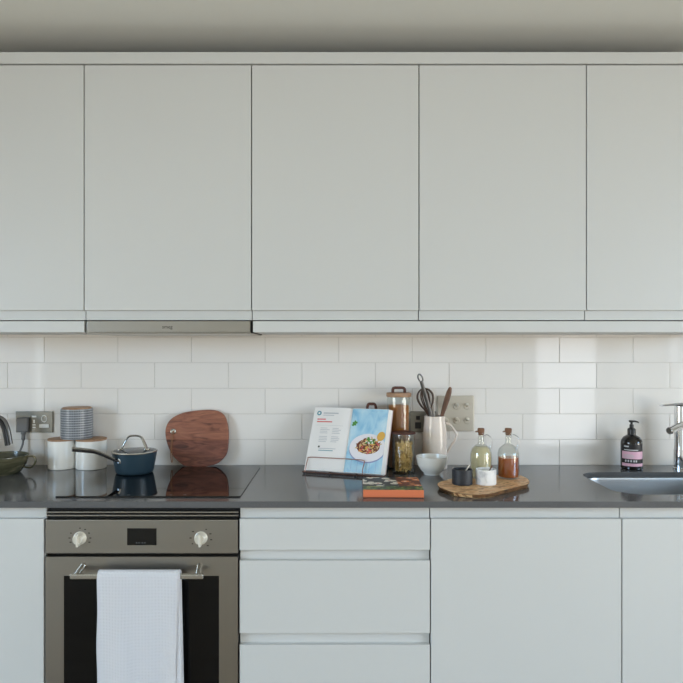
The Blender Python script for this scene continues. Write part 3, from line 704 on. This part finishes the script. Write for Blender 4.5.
# ------------------------------------------------------------------ pasta jars
def pull(cx, d, z, w, h, t):
    bm = B(); p = catmull([(cx-w/2, -d, z), (cx-w/2, -d, z+h*.6), (cx-w/2+.005, -d, z+h-.001), (cx, -d, z+h), (cx+w/2-.005, -d, z+h-.001), (cx+w/2, -d, z+h*.6), (cx+w/2, -d, z)], 5)
    tube(bm, p, .010, 12, flat=.36, up=(0, 1, 0)) if False else None
    n = 8; rings = []
    for i, q in enumerate(p):
        a, b = p[max(0, i-1)], p[min(len(p)-1, i+1)]; tn = (b-a).normalized(); nn = Vector((tn.z, 0, -tn.x))
        rings.append([bm.verts.new(q+nn*sx*.0052+Vector((0, sy*.009, 0))) for sx, sy in ((-1, -1), (1, -1), (1, 1), (-1, 1))])
    for a, b in zip(rings, rings[1:]):
        for k in range(4): bm.faces.new([a[k], a[(k+1) % 4], b[(k+1) % 4], b[k]])
    bm.faces.new(rings[0]); bm.faces.new(rings[-1][::-1])
    return obj('lid_pull', bm, M['leather'], t)
def jar(cx, d, r, zlid0, zlid1, label, lidm, pull_wh=None, dark_lid=False):
    t = thing('glass_jar', label, 'jar', (cx, -d, WT), 'glass storage jars')
    bm = B(); lathe(bm, cx, -d, [(0, WT+.0004), (r-.004, WT), (r, WT+.005), (r, zlid0-.012), (r-.002, zlid0-.0005), (r-.0035, zlid0-.0005), (r-.0025, zlid0-.013), (r-.0025, WT+.007), (r-.006, WT+.004), (0, WT+.004)], 56); obj('jar_glass', bm, M['glass'], t)
    bm = B(); lathe(bm, cx, -d, [(0, zlid0), (r+.001, zlid0), (r+.0025, zlid0+.001), (r+.0025, zlid1-.002), (r+.0005, zlid1), (0, zlid1)], 56); ld = obj('lid', bm, lidm, t)
    if pull_wh: pull(cx, d, zlid1-.001, *pull_wh, ld)
    return t
d1, c1, r1 = .065, X(398.7, .065), .047
jar(c1, d1, r1, Z(396.6, d1), Z(392.6, d1), 'tall glass jar of dark spaghetti, wooden lid with brown pull, against the tiles', M['lidwood'], (.047, .0205))
bm = B(); rnd = random.Random(4)
for k in range(230):
    a = k*2.39996; q = (r1-.0075)*math.sqrt((k+.5)/230); x, y = c1+q*math.cos(a), -d1+q*math.sin(a)
    tube(bm, [(x, y, WT+.006), (x+rnd.uniform(-.0012, .0012), y+rnd.uniform(-.0012, .0012), Z(405.5, d1)+rnd.uniform(-.004, .003))], .0013, 5)
tag(obj('spaghetti', bm, M['spag'], None, 0, (c1, -d1, WT)), 'bundle of amber spaghetti standing in the tall jar', 'pasta', kind='stuff')
d2, c2, r2 = .160, X(403.6, .16), .0435
jar(c2, d2, r2, Z(433.6, d2), Z(431.8, d2), 'short glass jar of pale pasta twists between the cookbook and the white bowl', M['leather'])
bm = B(); rnd = random.Random(9)
zt_ = Z(441, d2)
for k in range(330):
    a, q = rnd.random()*2*PI, (r2-.0115)*math.sqrt(rnd.random()) if k > 170 else (r2-.0125)*(.8+.2*rnd.random())
    c = Vector((c2+q*math.cos(a), -d2+q*math.sin(a), WT+.013+(zt_-WT-.018)*rnd.random()))
    dv = Vector((rnd.gauss(0, .7), rnd.gauss(0, .7), rnd.gauss(0, 1))).normalized()
    tang = Vector((-math.sin(a), math.cos(a), 0)); dv = (tang*rnd.gauss(0, 1)+Vector((0, 0, 1))*rnd.gauss(0, 1)).normalized()
    s_ = dv.cross(Vector((math.cos(a), math.sin(a), 0))).normalized(); tt_ = dv.cross(s_)
    pts = [c+dv*(f-.5)*.019+(s_*math.cos(f*11)+tt_*math.sin(f*11))*.0022 for f in [i/7 for i in range(8)]]
    tube(bm, pts, .0019, 5)
tag(obj('fusilli', bm, M['fusilli'], None, 60, (c2, -d2, WT)), 'pale pasta twists filling the short jar', 'pasta', kind='stuff')
d3, c3, r3 = .046, X(371.6, .046), .037
jar(c3, d3, r3, 1.108, 1.123, 'jar hidden behind the open cookbook, only its brown lid pull showing', M['lidwood'], (.034, .0325))

# ------------------------------------------------------------------ cream jug with utensils
dj, cj = .066, X(434.7, .066); zj = Z(415.7, dj)
t = thing('ceramic_jug', 'tall cream glazed jug holding kitchen utensils', 'jug', (cj, -dj, WT))
bm = B(); hh = zj-WT
lathe(bm, cj, -dj, [(0, WT), (.047, WT), (.050, WT+.004), (.0505, WT+.02), (.049, WT+hh*.4), (.0455, WT+hh*.75), (.0415, WT+hh*.94), (.0415, zj-.001), (.0405, zj), (.0385, zj), (.0375, zj-.004), (.042, WT+hh*.75), (.045, WT+.03), (.04, WT+.012), (0, WT+.01)], 56); obj('jug_body', bm, M['cream_cer'], t)
hp = catmull([(cj+.044, -dj, Z(423.5, dj)), (cj+.058, -dj, Z(424.5, dj)), (X(453, dj), -dj, Z(428.5, dj)), (X(456.6, dj), -dj, Z(434.5, dj)), (X(455, dj), -dj, Z(440, dj)), (X(451, dj), -dj, Z(446, dj)), (cj+.050, -dj, Z(453, dj)), (cj+.047, -dj, Z(455, dj))], 6)
bm = B(); tube(bm, hp, [.0095-.0035*k/(len(hp)-1) for k in range(len(hp))], 12, flat=.6, up=(1, 0, 1)); obj('jug_handle', bm, M['cream_cer'], t)
UG = 'utensils in the cream jug'
b0 = Vector((cj+.012, -dj+.008, WT+.03))      # whisk
t0 = Vector((X(423.5, .07), -.066, Z(388.5, .07)))
base = Vector((X(428.6, .07), -.068, Z(413.5, .07)))
t = thing('whisk', 'dark wire balloon whisk standing upside down in the cream jug', 'whisk', (base.x, base.y, WT+.02), UG)
bm = B(); tube(bm, [(cj+.008, -dj, WT+.02), base], .006, 12); obj('whisk_handle', bm, M['whisk'], t)
ax_ = (t0-base); L_ = ax_.length; ax_.normalize(); s1 = ax_.cross(Vector((0, 1, 0))).normalized(); s2 = ax_.cross(s1)
for k in range(4):
    a = PI*k/4+.2; dv = s1*math.cos(a)+s2*math.sin(a)*.75; bm = B()
    W_ = .034
    pts = [base+ax_*L_*f+dv*w*W_ for f, w in ((-.05, .12), (.15, .35), (.4, .8), (.65, 1), (.85, .8), (.97, .35), (1, 0), (.97, -.35), (.85, -.8), (.65, -1), (.4, -.8), (.15, -.35), (-.05, -.12))]
    tube(bm, catmull(pts, 4), .0029, 7); obj('wire_loop', bm, M['whisk'], t)
p0 = Vector((X(430.4, .088), -.088, Z(413, .088))); p1 = Vector((X(421.2, .125), -.125, Z(381, .125)))
t = thing('steel_utensil', 'steel handled utensil with a hanging loop, tallest in the cream jug', 'utensil', (p0.x, p0.y, WT+.02), UG)
bm = B(); tube(bm, [(cj, -dj-.004, WT+.03), p0, p0.lerp(p1, .5), p1], [.005, .0065, .0075, .007], 12, flat=.5, up=(0, 1, 0)); obj('shaft', bm, M['steel_d'], t)
bm = B(); dv = (p1-p0).normalized(); sv = Vector((1, 0, 0))
tube(bm, catmull([p1+sv*-.006, p1+dv*.012+sv*-.009, p1+dv*.024+sv*-.006, p1+dv*.029, p1+dv*.024+sv*.006, p1+dv*.012+sv*.009, p1+sv*.006], 5), .003, 8); obj('hanging_loop', bm, M['steel_d'], t)
p0 = Vector((X(433.4, .04), -.040, Z(414, .04))); p1 = Vector((X(428.6, .016), -.016, Z(391, .016)))
bm = B(); tube(bm, catmull([(cj+.006, -dj+.015, WT+.03), p0, p0.lerp(p1, .5), p1, p1+Vector((-.001, 0, .004))], 4), [.006]*4+[.0065]*4+[.0075]*4+[.007]*4+[.004], 12, flat=.6, up=(0, 1, 0))
tag(obj('spatula', bm, M['paleut'], None, 50, (p0.x, p0.y, WT+.03)), 'pale grey utensil handle between the whisk and the wooden spatula', 'utensil', UG)
p0 = Vector((X(442, .07), -.072, Z(415, .07))); p1 = Vector((X(450.6, .07), -.07, Z(387, .07)))
bm = B(); tube(bm, [(cj+.02, -dj, WT+.03), (cj+.024, -.072, WT+.15), p0, p0.lerp(p1, .25), p0.lerp(p1, .55), p0.lerp(p1, .82), p0.lerp(p1, .96), p1], [.005, .0055, .0075, .0095, .0115, .0105, .007, .002], 14, flat=.45, up=(0, 1, 0))
tag(obj('wooden_spatula', bm, M['utensil'], None, 50, (p0.x, p0.y, WT+.03)), 'dark wooden spatula at the right of the cream jug', 'utensil', UG)

# white bowl
dw, cw = .187, X(431.8, .187)
zr = Z(456, dw)
bm = B(); lathe(bm, cw, -dw, [(0, WT+.002), (.025, WT+.002), (.026, WT), (.0305, WT), (.031, WT+.006), (.042, WT+.016), (.054, WT+.036), (.0595, zr-.002), (.0598, zr), (.0578, zr), (.052, WT+.037), (.040, WT+.019), (.02, WT+.010), (0, WT+.009)], 56)
tag(obj('bowl', bm, M['white_cer'], None, 50, (cw, -dw, WT)), 'small white footed bowl in front of the cream jug', 'bowl')

# ------------------------------------------------------------------ floral book lying flat
fx0, fx1, fy0, fy1 = X(364, .573), X(424.6, .573), -.573, -.378
tz = Z(489.6, .573)
t = thing('floral_book', 'closed book with orange spine and dark floral cover, flat on the worktop', 'book', ((fx0+fx1)/2, (fy0+fy1)/2, WT))
rotb = Matrix.Translation(((fx0+fx1)/2, (fy0+fy1)/2, 0)) @ Matrix.Rotation(math.radians(-1.5), 4, 'Z')
hw, hd_ = (fx1-fx0)/2, (fy1-fy0)/2
def bbox(name, m, *a, **k):
    b2 = bmesh.new(); box(b2, *a, **k); bmesh.ops.transform(b2, matrix=rotb, verts=b2.verts); return obj(name, b2, m, t)
bbox('back_cover', M['darkcover'], -hw, hw, -hd_, hd_, WT, WT+.003, bev=.0008)
bbox('page_block', M['paper'], -hw+.004, hw-.004, -hd_+.003, hd_-.004, WT+.003, tz-.0028)
bbox('spine', M['orange'], -hw, hw, -hd_-.0012, -hd_+.0028, WT+.0015, tz-.0008, bev=.001)
bbox('front_cover', M['floral'], -hw, hw, -hd_, hd_, tz-.0028, tz, bev=.0008)

# ------------------------------------------------------------------ olive wood board with bottles and pots
TB = WT+.0145
def on_top(px, py):
    s = (py-PY0)/(EYE-TB); return ((px-PX0)/s, -(DCAM-F/s))
op = [(437.2, 484.6), (440, 487.6), (446, 489.8), (453, 492.3), (462, 493.6), (472, 494.6), (482, 494.4), (492, 493.2), (502, 490.6), (511, 488.4), (520, 486.2), (527.5, 484.2), (529.6, 481.8), (528, 479), (523.5, 476.2), (517, 474.6), (508, 474.2), (498, 474.8), (488, 475.8), (476, 476.6), (464, 477.4), (452, 478.6), (444, 480.4), (438.5, 482.4)]
ol = [(p.x, p.y) for p in catmull([on_top(*q)+(0,) for q in op], 4, True)]
oc = (.5, -.41, WT)
t = thing('serving_board', 'live-edged olive wood serving board under the bottles and pots', 'serving board', oc)
cxo, cyo = oc[0], oc[1]
bm = B(); slab(bm, ol, lambda u, v, w: Vector((cxo+(u-cxo)*(1-.05*(TB-w)/.0145), cyo+(v-cyo)*(1-.05*(TB-w)/.0145), w)), WT+.0005, TB, .002, 0)
o = obj('board_slab', bm, [M['olive'], M['bark']], t, 50)
for f in o.data.polygons:
    if abs(f.normal.z) < .55: f.material_index = 1
def pinch_pot(cx, d, m, label, r=.0345, z1=Z(468.8, .43)):
    t = thing('pinch_pot', label, 'pot', (cx, -d, TB), 'stone pinch pots')
    bm = B(); lathe(bm, cx, -d, [(0, TB), (r-.002, TB), (r, TB+.002), (r, z1-.002), (r-.0015, z1), (r-.005, z1), (r-.0065, z1-.003), (r-.0065, TB+.012), (0, TB+.012)], 48); obj('pot_body', bm, m, t)
    return z1
pbx, pwx = X(462.3, .432), X(485.9, .432)
z1 = pinch_pot(pbx, .432, M['slate'], 'black stone pinch pot on the wooden serving board')
pinch_pot(pwx, .432, M['marble'], 'white marble pinch pot on the wooden serving board')
for cx, m, nm, lb in ((pbx, M['salt'], 'pepper', 'dark ground seasoning inside the black pinch pot'), (pwx, M['white_cer'], 'salt', 'white salt inside the white marble pinch pot')):
    bm = B(); lathe(bm, cx, -.432, [(0, TB+.0125), (.0272, TB+.0125), (.0272, z1-.010), (.018, z1-.006), (0, z1-.004)], 32); tag(obj(nm, bm, m, None, 50, (cx, -.432, TB+.0125)), lb, 'seasoning', kind='stuff')
bm = B(); tube(bm, [(pbx+.010, -.435, z1-.009), (pbx+.017, -.432, z1+.001), (pbx+.026, -.428, z1+.014)], [.003, .0022, .0028], 8); tag(obj('salt_spoon', bm, M['bone'], None, 50, (pbx+.01, -.435, z1-.009)), 'pale little spoon handle poking out of the black pot', 'spoon', 'little spoons')
bm = B(); tube(bm, [(pwx+.008, -.435, z1-.009), (pwx+.014, -.434, z1-.001), (pwx+.021, -.432, z1+.011)], [.003, .0022, .0028], 8); tag(obj('salt_spoon', bm, M['utensil'], None, 50, (pwx+.008, -.435, z1-.009)), 'brown little spoon handle poking out of the white pot', 'spoon', 'little spoons')
def bottle(cpx, d, label, liq, lvl, gm):
    cx = X(cpx, d); z = lambda py: Z(py, d)
    t = thing('oil_bottle', label, 'bottle', (cx, -d, TB), 'glass oil bottles')
    prof = [(0, TB+.002), (.030, TB), (.0365, TB+.003), (.0380, TB+.010), (.0378, TB+.016), (.0385, TB+.022), (.0385, z(457.5)), (.0372, z(452.5)), (.032, z(448.5)), (.022, z(445.8)), (.0125, z(443.8)), (.0108, z(440)), (.0105, z(434.5)), (.0125, z(433.8)), (.0125, z(432.6))]
    inner = [(max(r-.0022, 0), zz+(.004 if zz < TB+.02 else 0)) for r, zz in prof][::-1]
    bm = B(); lathe(bm, cx, -d, prof+inner, 48); obj('bottle_glass', bm, gm, t)
    zl = z(lvl); li = [(0, TB+.0065)]+[(r-.0030, max(zz, TB+.0065)) for r, zz in prof[1:-3] if zz < zl-.001]
    def rad(zz):
        for (ra, za), (rb, zb_) in zip(prof[1:], prof[2:]):
            if za <= zz <= zb_: return ra+(rb-ra)*(zz-za)/(zb_-za)-.0030
    li += [(rad(zl), zl), (0, zl)]
    bm = B(); lathe(bm, cx, -d, li, 48); obj('liquid', bm, liq, t)
    hp = catmull([(cx+.0115, -d, z(437)), (cx+.020, -d, z(435.6)), (cx+.032, -d, z(438)), (cx+.0365, -d, z(443)), (cx+.033, -d, z(448)), (cx+.029, -d, z(450.5))], 6)
    bm = B(); tube(bm, hp, .0042, 10); obj('bottle_handle', bm, M['solid_glass'], t)
    bm = B(); lathe(bm, cx, -d, [(0, z(435)), (.0095, z(435)), (.0098, z(432.4)), (.0115, z(432.3)), (.0125, z(429.2)), (.011, z(428.2)), (0, z(428.2))], 28)
    tube(bm, [(cx-.020, -d-.004, z(431.6)), (cx-.008, -d-.002, z(431))], .0028, 8); obj('stopper', bm, M['cork'], t)
bottle(481, .332, 'glass bottle of pale oil with a cork, behind the white pot', M['oil'], 446.5, M['greenglass'])
bottle(508.3, .332, 'glass bottle half full of amber vinegar, right side of the serving board', M['vinegar'], 457, M['greenglass'])

# ------------------------------------------------------------------ soap dispenser
ds, cs = .080, X(631.6, .08); z = lambda py: Z(py, ds)
t = thing('soap_dispenser', 'dark brown pump bottle of hand soap with pink label behind the sink', 'soap bottle', (cs, -ds, WT))
rb = .0405
bm = B(); lathe(bm, cs, -ds, [(0, WT), (rb-.004, WT), (rb, WT+.004), (rb, z(443)), (rb-.002, z(440)), (rb-.010, z(437)), (.019, z(435.2)), (.0135, z(434.3)), (.0135, z(431)), (0, z(431))], 56); obj('bottle_body', bm, M['amberglass'], t)
bm = B(); lathe(bm, cs, -ds, [(0, z(434.5)), (.0155, z(434.5)), (.0155, z(429.4)), (.013, z(428.4)), (.008, z(427.6)), (.008, z(424.5)), (.0045, z(424.2)), (.0045, z(422.2)), (.010, z(422.2)), (.0105, z(420.4)), (0, z(420.2))], 32)
pm = obj('pump', bm, M['black'], t)
bm = B(); tube(bm, [(cs-.008, -ds, z(421.3)), (cs+.012, -ds-.004, z(421.2)), (cs+.022, -ds-.007, z(421.9)), (cs+.0245, -ds-.008, z(422.8))], [.006, .005, .004, .003], 10, flat=.7, up=(0, 0, 1)); obj('nozzle', bm, M['black'], pm)
def wrap(bm, z0, z1, a0, a1, r, mi=0, n=24):
    vs = [[bm.verts.new((cs+r*math.sin(a0+(a1-a0)*k/n), -ds-r*math.cos(a0+(a1-a0)*k/n), zz)) for zz in (z0, z1)] for k in range(n+1)]
    for k in range(n):
        f = bm.faces.new([vs[k][0], vs[k+1][0], vs[k+1][1], vs[k][1]]); f.material_index = mi
VW = math.atan2(-cs, DCAM-ds)                   # the label faces into the room
bm = B(); wrap(bm, z(465.2), z(443.5), VW-1.0, VW+1.25, rb+.0003); lb = obj('label', bm, M['labelblack'], t, 80)
bm = B(); wrap(bm, z(457.6), z(450.2), VW-.98, VW+1.23, rb+.0006); wrap(bm, z(464.8), z(461.9), VW-.98, VW+1.23, rb+.0006); obj('pink_band', bm, M['pink'], lb, 80)
PR = [(449.2, 448.3, -.7, .6), (446, 444.6, -.72, -.25)]+[(460.6, 458.6, q, q+.14) for q in (-.6, -.35, -.1, .15, .35)]
PR += [(453.2+k*.8, 453.5+k*.8, -.75, .1+.1*((k*7) % 3)) for k in range(5)]
for ya, yb, aa, ab in PR:
    bm = B(); wrap(bm, z(ya), z(yb), VW+aa, VW+ab, rb+.0008, n=10); obj('label_print', bm, M['pgrey'], lb, 80)

# ------------------------------------------------------------------ light and camera
def area(name, loc, rot, sx, sy, power, col):
    l = bpy.data.lights.new(name, 'AREA'); l.shape = 'RECTANGLE'; l.size = sx; l.size_y = sy; l.energy = power; l.color = col
    o = bpy.data.objects.new(name, l); COL.objects.link(o); o.location = loc; o.rotation_euler = rot; return o
SKY, GND = (.46, .715, 1.0), (1.0, .93, .79)
# daylight outside the windows: open sky above the horizon, sunlit ground below it
area('sky_right', (XR+1.7, -2.8, 2.35), (PI/2, 0, PI/2), 4.2, 1.5, 370, SKY)
area('ground_right', (XR+1.7, -2.8, .75), (PI/2, 0, PI/2), 4.2, 1.5, 260, GND)
area('sky_left', (XL-1.5, -3.4, 2.35), (PI/2, 0, -PI/2), 3.6, 1.5, 440, SKY)
area('ground_left', (XL-1.5, -3.4, .75), (PI/2, 0, -PI/2), 3.6, 1.5, 200, GND)
area('daylight_garden_door', ((WIN['front'][0]+WIN['front'][1])/2, YB-.14, 1.07), (PI/2, 0, 0), .9, 2.05, 22, (.95, .98, 1.0))
w = bpy.data.worlds.new('world'); SC.world = w; w.use_nodes = True
w.node_tree.nodes['Background'].inputs['Color'].default_value = (.75, .85, 1, 1); w.node_tree.nodes['Background'].inputs['Strength'].default_value = 1.0
cd = bpy.data.cameras.new('camera'); cam = bpy.data.objects.new('camera', cd); COL.objects.link(cam)
cam.location = (0, -DCAM, EYE); cam.rotation_euler = (PI/2, 0, 0)
cd.sensor_width = 36; cd.lens = F/683*36; cd.shift_x = (341.5-PX0)/683; cd.shift_y = (PY0-341.5)/683
cd.clip_start = .05
SC.camera = cam
vs_ = SC.view_settings; vs_.view_transform = 'Standard'; vs_.look = 'None'; vs_.exposure = -0.33; vs_.gamma = 1; vs_.use_curve_mapping = False
